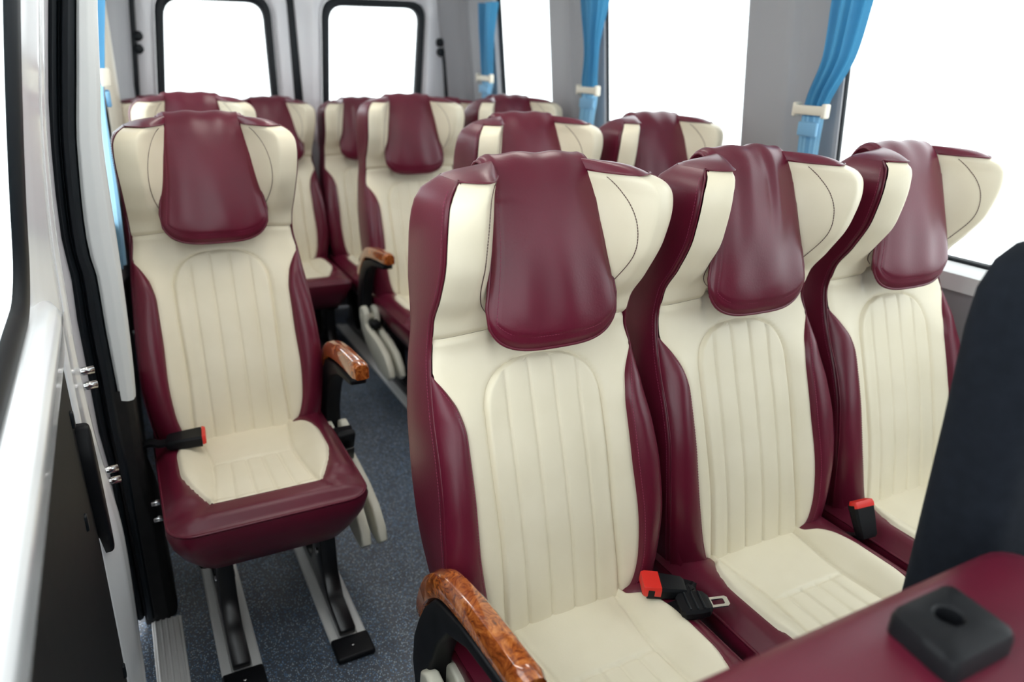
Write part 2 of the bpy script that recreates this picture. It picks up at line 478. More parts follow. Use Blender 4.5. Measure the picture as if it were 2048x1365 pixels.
    # top surface, clipped to the outline by squeezing a grid
    def top(u, v):
        y = YF+(YB-YF)*v
        r = .055; hw = .216
        if y < YF+r: hw = .216-r+math.sqrt(max(0, r*r-(YF+r-y)**2))
        x = (u*2-1)*hw
        z = cz(x, y)+.004-.012*sst(0, .012, min(hI(y)-abs(x), y+.346))
        e = min(hw-abs(x), (y-YF))
        z = .4275+(z-.4275)*sst(-.004, .028, e)**.7
        z -= .004*gs(abs(abs(x)-(.128+.5*(-.345-y)))*.9, .003)*sst(-.335, -.35, y)*sst(-.43, -.40, y)
        return (x, y, z)
    m.grid(60, 60, top)
    cush = m.build('cushion', MAROON, root)
    MB().tube([(p[0]*1.005, p[1]-.002, .4285) for p in outline(0)[:9]][::-1][2:]+[], .003, 6)
    fo = [p for p in outline(0)]
    line = [(x, y-.001, .428) for x, y in ([fo[27]]+[(-.161, YF)]+[(-.161+.322*i/10, YF) for i in range(1, 11)]+[fo[0]])]
    arcR = fo[0:7]; arcL = fo[21:28]
    loop = [(-.2165, y, .4285) for y in (-.05, -.15, -.25, -.34)]+[(p[0], p[1], .4285) for p in arcL]+[(p[0], p[1], .4285) for p in arcR]+[(.2165, y, .4285) for y in (-.34, -.25, -.15, -.05)]
    MB().tube(loop, .0032, 6).build('cushion_piping', MAROON, cush)
    seam = curve([(-.36, .116), (-.30, .110), (-.2, .100), (-.14, .097), (-.05, .106), (.05, .115)])
    def ins2(u, v):
        y = .045-(.045+.346)*v; h = hI(y); x = (u*2-1)*h
        z = cz(x, y)+.0070
        e = min(h-abs(x), y+.348); z -= .006*(1-sst(0, .010, e))
        sx = seam(y)
        z -= .0045*gs(abs(x)-sx, .0035)
        if abs(x) < sx:
            z -= .0035*gs(y+.150, .0035)
            if y < -.15:
                f = (x/sx+1)/2*5; ff = f-math.floor(f); d = min(ff, 1-ff)*.042
                if .5 < f < 4.5: z -= .003*gs(d, .0028)
                z += .0018*(1-(2*ff-1)**2)
            else: z += .003*(1-(x/sx)**2)
        else: z += .005*math.sin(math.pi*min(1, (abs(x)-sx)/max(.01, h-sx)))
        return (x, y, z)
    MB().grid(110, 90, ins2).build('cushion_insert', CREAM, root)
    # dark pan under the cushion, hinge plates and legs
    MB().box((0, -.11, .292), (.33, .46, .03), .012).build('seat_pan', SHADEB, root)
    for s in (-1, 1):
        MB().prism([(-.05, .30), (.10, .30), (.17, .42), (.14, .52), (.10, .52), (.05, .43), (-.06, .36)], 'x', s*.196-.006, s*.196+.006, .002).build('recliner_plate', METALB, root)
        xl = -.105 if s < 0 else .150
        leg = [(-.40, .012), (.16, .012), (.16, .03), (.07, .034), (.10, .16), (.11, .29), (-.22, .29), (-.20, .20), (-.215, .12), (-.27, .05), (-.30, .030), (-.40, .030)]
        cut = [(-.385, .012), (.17, .012), (.17, .03), (.10, .034), (.12, .29), (.05, .29), (.02, .10), (-.04, .05), (-.09, .05), (-.13, .10), (-.12, .18), (-.11, .29), (-.25, .29), (-.225, .20), (-.235, .10), (-.275, .045), (-.385, .030)]
        lg = MB().prism(cut, 'x', xl-.021, xl+.021, .004).build('leg', METALB, root)
        MB().box((xl, -.02, .275), (.05, .40, .03), .006).build('leg_bracket', METALB, lg)
        MB().tube([(xl-.024, -.19, .14), (xl+.024, -.19, .14)], .010, 10).build('bolt', STEEL, lg)
    return root

def armrest(side, root):
    """folding armrest: black arm, burl wood cap, cream hinge shield"""
    x = side*.246
    arm = MB().prism([(.100, .32), (.115, .39), (.105, .45), (.080, .505), (.050, .555), (.005, .605), (-.09, .630), (-.25, .648), (-.25, .632), (-.12, .610), (-.045, .575), (-.005, .52), (.025, .45), (.03, .39), (.025, .32)],
                     'x', x-.021, x+.021, .005).build('armrest', BLACK, root)
    cw = .0205
    L = []
    path = bez([(.084, .512), (.070, .548), (.040, .590), (-.015, .632), (-.095, .652), (-.19, .663), (-.285, .670)], 6)
    for i, p in enumerate(path):
        t = (path[min(i+1, len(path)-1)]-path[max(i-1, 0)]).normalized(); n = Vector((t.y, -t.x)) if False else Vector((t.y*-1, t.x))
        n = Vector((t.y, -t.x))
        if n.y < 0: n = -n
        k = i/(len(path)-1); th = .018+.010*sst(0, .35, k); e = 1 if 0 < i < len(path)-1 else .82
        pr = [(-cw, -.010), (-cw, th-.010), (-cw+.007, th-.001), (0, th+.002), (cw-.007, th-.001), (cw, th-.010), (cw, -.010), (cw-.006, -.015), (0, -.015), (-cw+.006, -.015)]
        L.append([(x+a*e, p.x+n.x*b*e, p.y+n.y*b*e) for a, b in pr])
    MB().loops(L, True, True).build('wooden_cap', WOOD, arm, angle=38, label='glossy burl wood armrest cap')
    sh = MB()
    prof = [(.040, .395), (.015, .410), (-.015, .405), (-.030, .380), (-.034, .345), (-.055, .335), (-.11, .330), (-.20, .318), (-.275, .295), (-.322, .258), (-.335, .225), (-.315, .205), (-.27, .203), (-.20, .205), (-.11, .235), (-.03, .265), (.025, .315), (.046, .360)]
    sh.prism(prof, 'x', x-.034, x-.008, .006, 3)
    sh.prism([(y, z) for y, z in prof if y > -.12 or z < .34], 'x', x+.010, x+.034, .006, 3)
    c = sh.build('hinge_cover', CREAMP, arm, angle=50, label='cream plastic hinge shield')
    MB().tube([(x-.036, .005, .365), (x+.036, .005, .365)], .014, 14).build('pivot', CREAMP, c, angle=40)
    MB().box((x, -.06, .350), (.040, .06, .03), .008).build('release_lever', BLACK, c)
    return arm

# ------------------------------------------------------------------ setting: wall, floor, roof, windows
def struct(o, label=None):
    o['kind'] = 'structure'
    if label: o['label'] = label
    return o
def xr(z): return 1.665-.10*(z-.93)                      # inner face of the right wall
xl = curve([(0, -.250), (.64, -.243), (.97, -.232), (1.18, -.228), (1.46, -.200), (1.85, -.15)])   # inner face of the left wall

ZROOF = 1.86
fl = MB().grid(2, 2, lambda u, v: (-.42+2.15*u, -3.3+5.55*v, 0)).box((.655, -.525, -.03), (2.15, 5.55, .058), 0).build('floor', FLOOR, smooth=False)
struct(fl, 'dark blue-grey speckled vinyl floor')
c = struct(MB().grid(24, 4, lambda u, v: (-.16+1.75*u, -3.2+5.5*v, ZROOF-.10*(abs(2*u-1)**3))).grid(24, 4, lambda u, v: (-.16+1.75*u, -3.2+5.5*v, ZROOF+.03-.10*(abs(2*u-1)**3))).build('ceiling', HEAD), 'pale cloth roof lining')

# glowing fill strips added under the roof, unseen, to brighten the seat tops
FILL = bpy.data.materials.new('fill_glow'); FILL.use_nodes = True
b_ = FILL.node_tree.nodes['Principled BSDF']; b_.inputs['Base Color'].default_value = (.9, .9, .88, 1)
b_.inputs['Emission Color'].default_value = (1, .95, .87, 1); b_.inputs['Emission Strength'].default_value = 9
for k_, (x_, y_) in enumerate(((.16, -.25), (.75, -.25), (.45, .95))):
    h_ = MB().box((x_, y_, ZROOF-.022), (.20, .60, .03), .008).build('fill_housing', WHITEP, c)
    MB().box((x_, y_, ZROOF-.040), (.16, .55, .012), .004).build('fill_panel', FILL, h_)
def wall_strip(mb, xf, sgn, ys, zs, prof=None):
    """wall panel lofted over z; prof gives outward offset by fraction along y"""
    ny = 24
    def f(u, v):
        y = ys[0]+(ys[1]-ys[0])*u; z = zs[0]+(zs[1]-zs[0])*v
        return (xf(z)+sgn*(prof(u) if prof else 0), y, z)
    mb.grid(ny, 12, f, flip=(sgn < 0))
    return mb
# right wall
mb = MB(); wall_strip(mb, xr, 1, (-3.25, 2.2), (0, .90), lambda u: 0)
wall_strip(mb, lambda z: xr(z)+.05, 1, (-3.25, 2.2), (0, .90), None)
mb.grid(24, 1, lambda u, v: (xr(.90)+.05*v, -3.25+5.45*u, .90))
mb.grid(24, 3, lambda u, v: (xr(1.72)-.09*v**1.5, -3.25+5.45*u, 1.72+.13*v))
mb.grid(24, 1, lambda u, v: (xr(1.72)+.05*v, -3.25+5.45*u, 1.72))
struct(mb.build('wall_right', GREYP, angle=40), 'grey inner side wall under the windows')
# window sill ledge, pale
struct(MB().prism([(xr(.90)-.012, .862), (xr(.90)-.012, .905), (xr(.93)+.03, .925), (xr(.93)+.05, .925), (xr(.93)+.05, .862)], 'y', -3.25, 2.18, .005).build('trim_1', TRIMW, angle=40), 'pale ledge below the right windows')
def pillar(n, y0, y1, prof, label):
    m_ = MB()
    def f(u, v):
        z = .90+.86*v; o, yy = prof(u)
        return (xr(z)+o, y0+(y1-y0)*yy, z)
    m_.grid(40, 14, f)
    return struct(m_.build('trim_%d' % n, GREYP, angle=50), label)
def pprof(flat):
    P = [(0, .055), (.0, .02), (.02, .004), (.05, 0), (flat-.06, 0), (flat, .006), (flat+.05, .022), (flat+.12, .03), (.97, .034), (1.0, .04), (1.0, .06)]
    def f(u):
        k = min(len(P)-2, int(u*(len(P)-1))); t = u*(len(P)-1)-k
        return (P[k][1]+(P[k+1][1]-P[k][1])*t-.012, P[k][0]+(P[k+1][0]-P[k][0])*t)
    return f
pillar(2, .012, -.345, pprof(.52), 'grey window pillar behind the front right curtain')
pillar(3, 1.235, .845, pprof(.45), 'grey window pillar behind the middle right curtain')
def rprof(u):
    y = u; o = -.012
    o += .02*sst(.55, .75, u)-.018*gs(u-.42, .07)-.125*sst(.22, .0, u)
    if u > .97: o += .03
    return (o, y)
pillar(4, 2.20, 1.80, rprof, 'grey rear quarter pillar beside the right rear door')
# right windows: glass and seals
def rwin(n, y0, y1, label):
    g = MB(); z0, z1 = .925, 1.72
    g.grid(1, 1, lambda u, v: (xr(z0+(z1-z0)*v)+.052, y0+(y1-y0)*u, z0+(z1-z0)*v))
    g.grid(1, 1, lambda u, v: (xr(z0+(z1-z0)*v)+.056, y0+(y1-y0)*u, z0+(z1-z0)*v))
    w = struct(g.build('window_%d' % n, GLASS, smooth=False), label)
    s_ = MB()
    for (ya, za, yb, zb) in ((y0, z0, y1, z0), (y1, z0, y1, z1), (y1, z1, y0, z1), (y0, z1, y0, z0)):
        s_.tube([(xr(za)+.042, ya, za), (xr(zb)+.042, yb, zb)], .012, 8)
    s_.build('window_seal', RUBBER, w)
    return w
rwin(1, -3.2, -.338, 'front right side window')
rwin(2, .005, .852, 'middle right side window')
rwin(3, 1.228, 1.808, 'rear right side window')

# unseen cab ahead, added to block low front light: dashboard, windscreen, low side panel
struct(MB().prism([(-3.28, 0), (-2.72, 0), (-2.66, .55), (-2.72, .86), (-2.86, .95), (-3.28, .97)], 'x', -.32, 1.68, .02).build('wall_front', PANELB, angle=50), 'black dashboard and bulkhead under the windscreen')
g = MB(); g.grid(1, 1, lambda u, v: (-.30+1.95*u, -3.22+.30*v, .96+.86*v)); g.grid(1, 1, lambda u, v: (-.30+1.95*u, -3.225+.30*v, .96+.86*v))
struct(g.build('window_5', GLASS, smooth=False), 'windscreen')
struct(MB().box((-.36, -2.66, .46), (.04, 1.24, .92), .01).build('trim_18', PANELB), 'black low cab side panel')

# left wall behind the door opening
lowl = MB(); wall_strip(lowl, xl, -1, (-.02, 2.2), (0, .93))
struct(lowl.build('wall_left_lower', mat('shade_black_wall', (.012, .012, .013), .9, spec=.1), angle=40), 'lower left wall, coloured black for the shade beside the single seat')  # shade beside the single seat put into the wall colour
mb = MB(); wall_strip(mb, lambda z: xl(z)-.05, -1, (-.02, 2.2), (0, .93))
mb.grid(10, 6, lambda u, v: (xl(1.62+.23*v), -.02+2.22*u, 1.62+.23*v))
mb.grid(10, 1, lambda u, v: (xl(.93)-.05*v, -.02+2.22*u, .93))
for y0, y1 in ((-.0, .22), (1.75, 2.2)):
    wall_strip(mb, xl, -1, (y0, y1), (.93, 1.62)); wall_strip(mb, lambda z: xl(z)-.05, -1, (y0, y1), (.93, 1.62))
struct(mb.build('wall_left', GREYP, angle=40), 'grey inner side wall on the door side')
g = MB(); g.grid(1, 4, lambda u, v: (xl(.93+.69*v)-.045, .22+1.53*u, .93+.69*v)); g.grid(1, 4, lambda u, v: (xl(.93+.69*v)-.049, .22+1.53*u, .93+.69*v))
w4 = struct(g.build('window_4', GLASS, smooth=False), 'left side window behind the blue curtain')
MB().box((-.212, 1.0, 1.28), (.02, .035, .72), .006, R=Matrix.Rotation(.11, 3, 'Y')).build('window_post', BEIGE, w4, label='beige window post')
# left rear corner pillar
def lcor(u, v):
    z = .4+1.4*v; a = u
    x = xl(z)+(.150-.035*(z-1.17))*sst(.05, 1, a)
    x += .012*gs(a-.45, .12)
    return (x, 1.70+.49*a, z)
struct(MB().grid(30, 10, lcor).build('trim_5', GREYP), 'grey rear corner pillar left of the rear doors')
struct(MB().prism([(-.198, 1.60), (-.158, 1.66), (-.150, 1.72), (-.20, 1.74)], 'z', .95, 1.70, .008).build('trim_6', BEIGE), 'beige ridge on the left rear pillar')

# ------------------------------------------------------------------ rear doors
def rquad(bl, br, tr, tl, r, n=6, m_=6):
    P = [Vector(p) for p in (bl, br, tr, tl)]; out = []
    for i in range(4):
        a, b, c_ = P[i-1], P[i], P[(i+1) % 4]
        u = (a-b).normalized(); w = (c_-b).normalized(); p0 = b+u*r; p1 = b+w*r
        for k in range(m_+1):
            t = k/m_; out.append((1-t)**2*p0+2*t*(1-t)*b+t*t*p1)
        nb = c_+(b-c_).normalized()*r
        for k in range(1, n): out.append(p1.lerp(nb, k/n))
    return out
YR = 2.2
def inset_quad(q, d):
    bl, br, tr, tl = q
    return ((bl[0]+d, bl[1]+d), (br[0]-d, br[1]+d), (tr[0]-d, tr[1]-d), (tl[0]+d, tl[1]-d))
def rear_door(n, dq, wq, hinges, label):
    """dq: door corners, wq: window opening corners (x, z)"""
    def lp(q, r, y): return [(p.x, y, p.y) for p in rquad(*q, r)]
    loops = [lp(dq, .03, YR+.05), lp(dq, .03, YR+.012), lp(inset_quad(dq, .012), .03, YR), lp(inset_quad(wq, -.115), .12, YR-.002), lp(inset_quad(wq, -.095), .115, YR-.018),
             lp(inset_quad(wq, -.06), .10, YR-.016), lp(inset_quad(wq, -.043), .09, YR+.004), lp(inset_quad(wq, -.036), .09, YR+.02), lp(inset_quad(wq, -.036), .09, YR+.04)]
    m_ = MB().loops(loops)
    # lower door: plain pressed panel under the window, reaching the floor
    d = struct(m_.build('door_%d' % n, GREYW, angle=45), label)
    lo = [(YR-.012, .06), (YR, .05)]
    MB().loops([lp(inset_quad(wq, -.038), .09, YR+.012), lp(inset_quad(wq, -.036), .09, YR-.004), lp(inset_quad(wq, -.028), .088, YR-.010), lp(inset_quad(wq, -.006), .08, YR-.004), lp(inset_quad(wq, 0), .075, YR+.004), lp(inset_quad(wq, 0), .075, YR+.03)]).build('window_seal', RUBBER, d)
    g_ = MB().loops([lp(inset_quad(wq, -.01), .08, YR+.022), lp(inset_quad(wq, -.01), .08, YR+.026)], True, True)
    g_.build('pane', GLASS, d, smooth=False)
    for hx, hz in hinges:
        MB().loops([[(hx+r*math.cos(a), y, hz+r*math.sin(a)) for a in [2*math.pi*k/16 for k in range(16)]] for r, y in ((.022, YR+.002), (.022, YR-.016), (.018, YR-.02), (.006, YR-.022))], False, True).build('rubber_buffer', RUBBER, d)
    return d
rear_door(2, ((-.092, .98), (.672, .98), (.640, 1.84), (-.012, 1.84)), ((.040, 1.03), (.548, 1.03), (.538, 1.603), (.098, 1.595)), ((-.030, 1.432), (-.034, 1.376)), 'left rear door with a rounded window')
rear_door(3, ((.705, .98), (1.520, .98), (1.462, 1.84), (.680, 1.84)), ((.838, 1.03), (1.306, 1.03), (1.352, 1.622), (.868, 1.610)), ((1.466, 1.458), (1.472, 1.408)), 'right rear door with a rounded window')
for n, (xa, xb, xc_, xd) in ((4, (-.10, .68, .68, -.10)), (5, (.70, 1.53, 1.53, .70))):
    pass
struct(MB().box((.70, YR+.025, .50), (2.02, .05, .99), .008).build('wall_back', GREYP), 'grey lower rear wall behind the last row')
struct(MB().box((.70, YR+.02, 1.855), (1.75, .06, .05), .008).build('trim_20', GREYP), 'grey header above the rear doors')
struct(MB().prism([(.640, 1.86), (.684, 1.86), (.712, .95), (.668, .95)], 'y', YR-.004, YR+.045, .01).build('trim_7', RUBBER), 'black rubber seal between the rear doors')
struct(MB().tube([(-.098, YR, .95), (-.070, YR-.004, 1.17), (-.042, YR-.004, 1.54), (-.016, YR, 1.84)], .013, 8).build('trim_8', RUBBER), 'black rubber seal left of the rear doors')
struct(MB().tube([(1.525, YR, .95), (1.508, YR-.004, 1.2), (1.478, YR-.004, 1.67), (1.466, YR, 1.84)], .013, 8).build('trim_9', RUBBER), 'black rubber seal right of the rear doors')

# ------------------------------------------------------------------ sliding door at the left
xw = curve([(.0, -.322), (.60, -.345), (.90, -.356), (.993, -.353), (1.1, -.341), (1.242, -.322), (1.436, -.292), (1.9, -.205)])
xe = curve([(.0, -.306), (.16, -.300), (.45, -.293), (.71, -.310), (.87, -.314), (.957, -.312), (1.048, -.310), (1.218, -.298), (1.447, -.265), (1.9, -.19)])   # rear edge of the door
door = empty('door_1', (0, 0, 0)); struct(door, 'white side door with black inner panel, at the left')
# rear stile of the door
m_ = MB()
PR = [(-.616, -.2), (-.610, -.12), (-.600, 0), (-.575, .20), (-.54, .42), (-.50, .64), (-.47, .80), (-.445, .84), (-.441, .74), (-.437, .86), (-.42, .96), (-.400, 1.0), (-.388, .98), (-.382, .4), (-.380, -.8)]
def stile(u, v):
    z = .90+.98*v; k = min(len(PR)-2, int(u*(len(PR)-1))); t = u*(len(PR)-1)-k
    y = PR[k][0]+(PR[k+1][0]-PR[k][0])*t; o = PR[k][1]+(PR[k+1][1]-PR[k][1])*t
    return (xw(z)+(xe(z)-xw(z))*o, y, z)
m_.grid(56, 30, stile)
m_.build('door_stile', WHITEP, door)
# belt ledge running forward below the window
led = [(-.366, 1.004), (-.352, 1.006), (-.340, 1.005), (-.325, .999), (-.316, .992), (-.311, .982), (-.311, .970), (-.318, .914), (-.322, .908), (-.345, .905)]
def ledge(u, v):
    k = min(len(led)-2, int(u*(len(led)-1))); t = u*(len(led)-1)-k
    x = led[k][0]+(led[k+1][0]-led[k][0])*t; z = led[k][1]+(led[k+1][1]-led[k][1])*t
    y = -2.05+(2.05-.50)*v
    return (x-.02*sst(-.56, -.47, y), y, z)
ml = MB().grid(40, 30, ledge)
ml.build('door_ledge', WHITEP, door)
# flange: rear edge of the lower door
def flange(u, v):
    z = .02+.93*v; e = xe(z); k = [(-.520, -.345), (-.512, -.326), (-.495, -.320), (-.44, None), (-.402, None), (-.390, -.33), (-.388, -.37)]
    k = [(y, (e-.006 if y < -.42 else e) if x is None else x) for y, x in k]
    i = min(len(k)-2, int(u*(len(k)-1))); t = u*(len(k)-1)-i
    return (k[i][1]+(k[i+1][1]-k[i][1])*t, k[i][0]+(k[i+1][0]-k[i][0])*t, z)
MB().grid(30, 30, flange).build('door_flange', WHITEP, door)
# black inner panel with clips and pull
def card(u, v):
    z = .02+.892*v; y = -2.05+1.55*u
    return (-.330+.003*math.sin(3*z), y, z)
cd = MB().grid(20, 20, card).build('door_card', PANELB, door)
for (cy_, cz_) in ((-.56, .80), (-.66, .66), (-.80, .42), (-.55, .25)):
    MB().box((-.327, cy_, cz_), (.008, .014, .03), .003).build('clip', RUBBER, cd)
hp = [(-.545, .770), (-.525, .775), (-.508, .755), (-.490, .66), (-.478, .54), (-.480, .49), (-.500, .49), (-.520, .56), (-.540, .68)]
MB().prism(hp, 'x', -.335, -.306, .008, 3).build('pull_handle', BLACK, cd)
# window seal and glass of the door
def dloop(off, inw):
    q = ((-2.02, 1.015), (-.60, 1.012), (-.60, 1.84), (-2.02, 1.84))
    return [(xw(p.y)+off, p.x, p.y) for p in rquad(*inset_quad(q, inw), .09, 12, 8)]
MB().loops([dloop(-.012, -.008), dloop(.004, -.008), dloop(.008, -.002), dloop(.004, .012), dloop(-.004, .024), dloop(-.010, .028)]).build('window_seal', RUBBER, door)
MB().loops([dloop(-.007, .024), dloop(-.009, .024)], True, True).build('pane', GLASS, door, smooth=False)
for z in (.815, .785, .60, .575):
    MB().tube([(xw(z)+.026, -.385, z), (xw(z)+.06, -.372, z-.004)], .008, 10).build('latch_pin', STEEL, door)
# outer skin under the window
MB().grid(6, 8, lambda u, v: (xw(.0+.93*v)-.045, -2.05+1.66*u, .0+.95*v)).build('outer_skin', WHITEP, door)

# door pillar: gasket, cover, dark base
gx = curve([(0, -.322), (.456, -.321), (.574, -.328), (.70, -.327), (.814, -.328), (.925, -.324), (.989, -.328), (1.189, -.316), (1.459, -.276), (1.85, -.20)])
tx = curve([(0, -.270), (.644, -.271), (.806, -.273), (.919, -.272), (.985, -.279), (1.188, -.267), (1.329, -.246), (1.462, -.225), (1.85, -.15)])
ix = curve([(0, -.241), (.126, -.243), (.40, -.240), (.631, -.236), (.693, -.232), (.951, -.224), (1.183, -.221), (1.328, -.205), (1.466, -.189), (1.85, -.12)])
def gask(u, v):
    z = .02+1.82*v; a, b = gx(z), tx(z)
    prof = [(0, -.02), (.06, -.034), (.22, -.040), (.36, -.036), (.42, -.026), (.47, -.030), (.55, -.046), (.75, -.050), (.93, -.040), (1.0, -.022), (1.0, .0)]
    i = min(len(prof)-2, int(u*(len(prof)-1))); t = u*(len(prof)-1)-i
    f = prof[i][0]+(prof[i+1][0]-prof[i][0])*t; y = prof[i][1]+(prof[i+1][1]-prof[i][1])*t
    return (a+(b-a)*f, -.10+y+.02, z)
struct(MB().grid(50, 40, gask).build('trim_10', RUBBER), 'black rubber door gasket on the pillar')
def cover(u, v):
    z = .645+1.2*v-.02*math.sin(math.pi*u)*(1-v)**8
    a, b = tx(z), ix(z)
    prof = [(0, .0), (.0, -.016), (.12, -.022), (.5, -.020), (.82, -.012), (.97, .004), (1.0, .03), (.97, .16), (.96, .22)]
    i = min(len(prof)-2, int(u*(len(prof)-1))); t = u*(len(prof)-1)-i
    f = prof[i][0]+(prof[i+1][0]-prof[i][0])*t; y = prof[i][1]+(prof[i+1][1]-prof[i][1])*t
    return (a+(b-a)*f, -.10+y, z)
struct(MB().grid(48, 30, cover).build('trim_11', TRIMW), 'pale grey pillar cover right of the gasket')
def base(u, v):
    z = .0+.655*v; a, b = tx(z)-.03, ix(z)-.002+.022*sst(.42, .25, z)
    prof = [(0, .03), (.0, -.012), (.3, -.020), (.7, -.014), (.93, .0), (1.0, .03), (1.0, .20)]
    i = min(len(prof)-2, int(u*(len(prof)-1))); t = u*(len(prof)-1)-i
    f = prof[i][0]+(prof[i+1][0]-prof[i][0])*t; y = prof[i][1]+(prof[i+1][1]-prof[i][1])*t
    return (a+(b-a)*f, -.105+y, z)
struct(MB().grid(40, 24, base).build('trim_12', PANELB), 'black pillar base beside the single seat')
for i_, z in enumerate((.36, .315)):
    struct(MB().box((-.232, -.14, z), (.022, .012, .012), .003).build('trim_%d' % (13+i_), STEEL), ['upper', 'lower'][i_]+' bright metal strip of the catch on the black pillar base')
struct(MB().grid(8, 20, lambda u, v: (gx(.02+1.8*v)-.030+.036*sst(.3, 1, u), -.42+.325*u, .02+1.8*v)).build('trim_19', mat('jamb_paint', (.58, .57, .60), .6, spec=.2)), 'pale painted door jamb between door and gasket')
# ribbed aluminium step edge
m_ = MB()
struct(MB().box((-.252, -.75, .004), (.07, 1.25, .008), .002).build('trim_15', ALU), 'aluminium step edge along the door opening')
for k in range(5):
    m_.box((-.278+.013*k, -.75, .009), (.006, 1.25, .004), .0015, 1)
m_.build('rib', ALU, bpy.data.objects['trim_15'])
struct(MB().box((.70, -.16, .0), (.01, .01, .001), 0).build('trim_16', RUBBER)) if False else None

# floor rails
def rail(x, y0, y1, label):
    r = empty('floor_rail', (x, y0, 0)); tag(r, label, 'rail', None)
    L = y1-y0
    MB().prism([(-.046, 0.0005), (-.046, .006), (-.042, .009), (-.024, .009), (-.022, .003), (.022, .003), (.024, .009), (.042, .009), (.046, .006), (.046, .0005)], 'y', 0, L, 0).build('track', ALU, r, smooth=False)
    MB().box((0, -.030, .009), (.094, .075, .018), .006).build('end_cap', BLACK, r, label='black end cap with a screw')
    MB().tube([(0, -.03, .016), (0, -.03, .0185)], .004, 10).build('screw', STEEL, r)
    return r
rail(-.105, -.40, .55, 'left aluminium floor rail under the single seat by the door')
rail(.150, -.40, .55, 'right aluminium floor rail under the single seat by the door')
rail(.780, .62, 1.9, 'aluminium floor rail under the aisle seat with the cream hinge shield')

# ------------------------------------------------------------------ seats
proto = make_seat()
SP = .4709
GR = {'A': 'front row of three seats', 'B': 'second row seats on the right', 'C': 'third row seats on the right', 'D': 'rear bench row seats', 'L': 'single seats on the left'}
seats = {}
defs = [
 ('L1', 0, 0, 'L', 1, 'whole cream and maroon single seat beside the door, on two floor rails'),
 ('A1', .4127, -.9555, 'A', -1, 'front row aisle seat, nearest, with burl wood armrest at bottom centre'),
 ('A2', .4127+SP, -.9555, 'A', 0, 'middle seat of the front row, wrinkled headrest cover'),
 ('A3', .4127+2*SP, -.9555, 'A', 0, 'front row seat against the right window, partly behind the navy backrest'),
 ('B1', .8815, -.0574, 'B', 0, 'second row aisle seat, its headrest above the nearest front row seat'),
 ('B2', .8815+SP, -.0574, 'B', 0, 'second row window seat, its headrest above the middle front row seat'),
 ('C1', .8912, .9665, 'C', -1, 'third row aisle seat with folding armrest and cream hinge shield'),
 ('C2', .8912+SP, .9665, 'C', 0, 'third row window seat, only its head showing behind the second row'),
 ('L2', .0663, .9554, 'L', 0, 'left seat directly behind the whole single seat, only its head showing'),
 ('D1', .012, 1.7375, 'D', 0, 'leftmost rear row seat, only a sliver of cream beside the curtain'),
 ('D2', .464, 1.7375, 'D', 0, 'second rear row seat from the left, right of the single seats'),
 ('D3', .916, 1.7375, 'D', 0, 'third rear row seat from the left, beside the third row aisle seat'),
 ('D4', 1.368, 1.7375, 'D', 0, 'rightmost rear row seat, maroon top showing behind the third row'),
]
armp = armrest(1, proto)
armp_children = [armp]
first = True
tmpl = []
for nm, x, y, g, arm, lab in defs:
    o = copy_tree(proto)
    o.location = (x, y, 0)
    tag(o, lab, 'seat', GR[g])
    if g == 'D': o.scale = (1, 1, .957)
    for ch in list(o.children):
        if ch.name.split('.')[0] == 'armrest':
            if arm == 0:
                for k in list(ch.children):
                    for k2 in list(k.children): bpy.data.objects.remove(k2)
                    bpy.data.objects.remove(k)
                bpy.data.objects.remove(ch)
            elif arm < 0:
                for k in [ch]+list(ch.children_recursive): pass
                ch.location.x = -.492
                if nm == 'A1':
                    for k in ch.children:
                        if k.name.startswith('hinge_cover'): k.location.z += .035
                    ch.location = (-.487, -.022, -.034)
    seats[nm] = o
def kill(o):
    for ch in list(o.children): kill(ch)
    bpy.data.objects.remove(o)
kill(proto)
for i_, o in enumerate(seats.values()): o.name = 'seat_being_named'
for i_, o in enumerate(seats.values()): o.name = 'passenger_seat' if i_ == 0 else 'passenger_seat.%03d' % i_
for k_ in ('A2', 'D3'):
    for ch in seats[k_].children:
        if ch.name.startswith('headrest_cover'): ch.data = WRINKLED[0]
for k_, dx in (('D2', .022), ('A1', .006), ('A3', -.006), ('B2', .008)):
    for ch in seats[k_].children:
        if ch.name.startswith('headrest_cover'): ch.location.x += dx

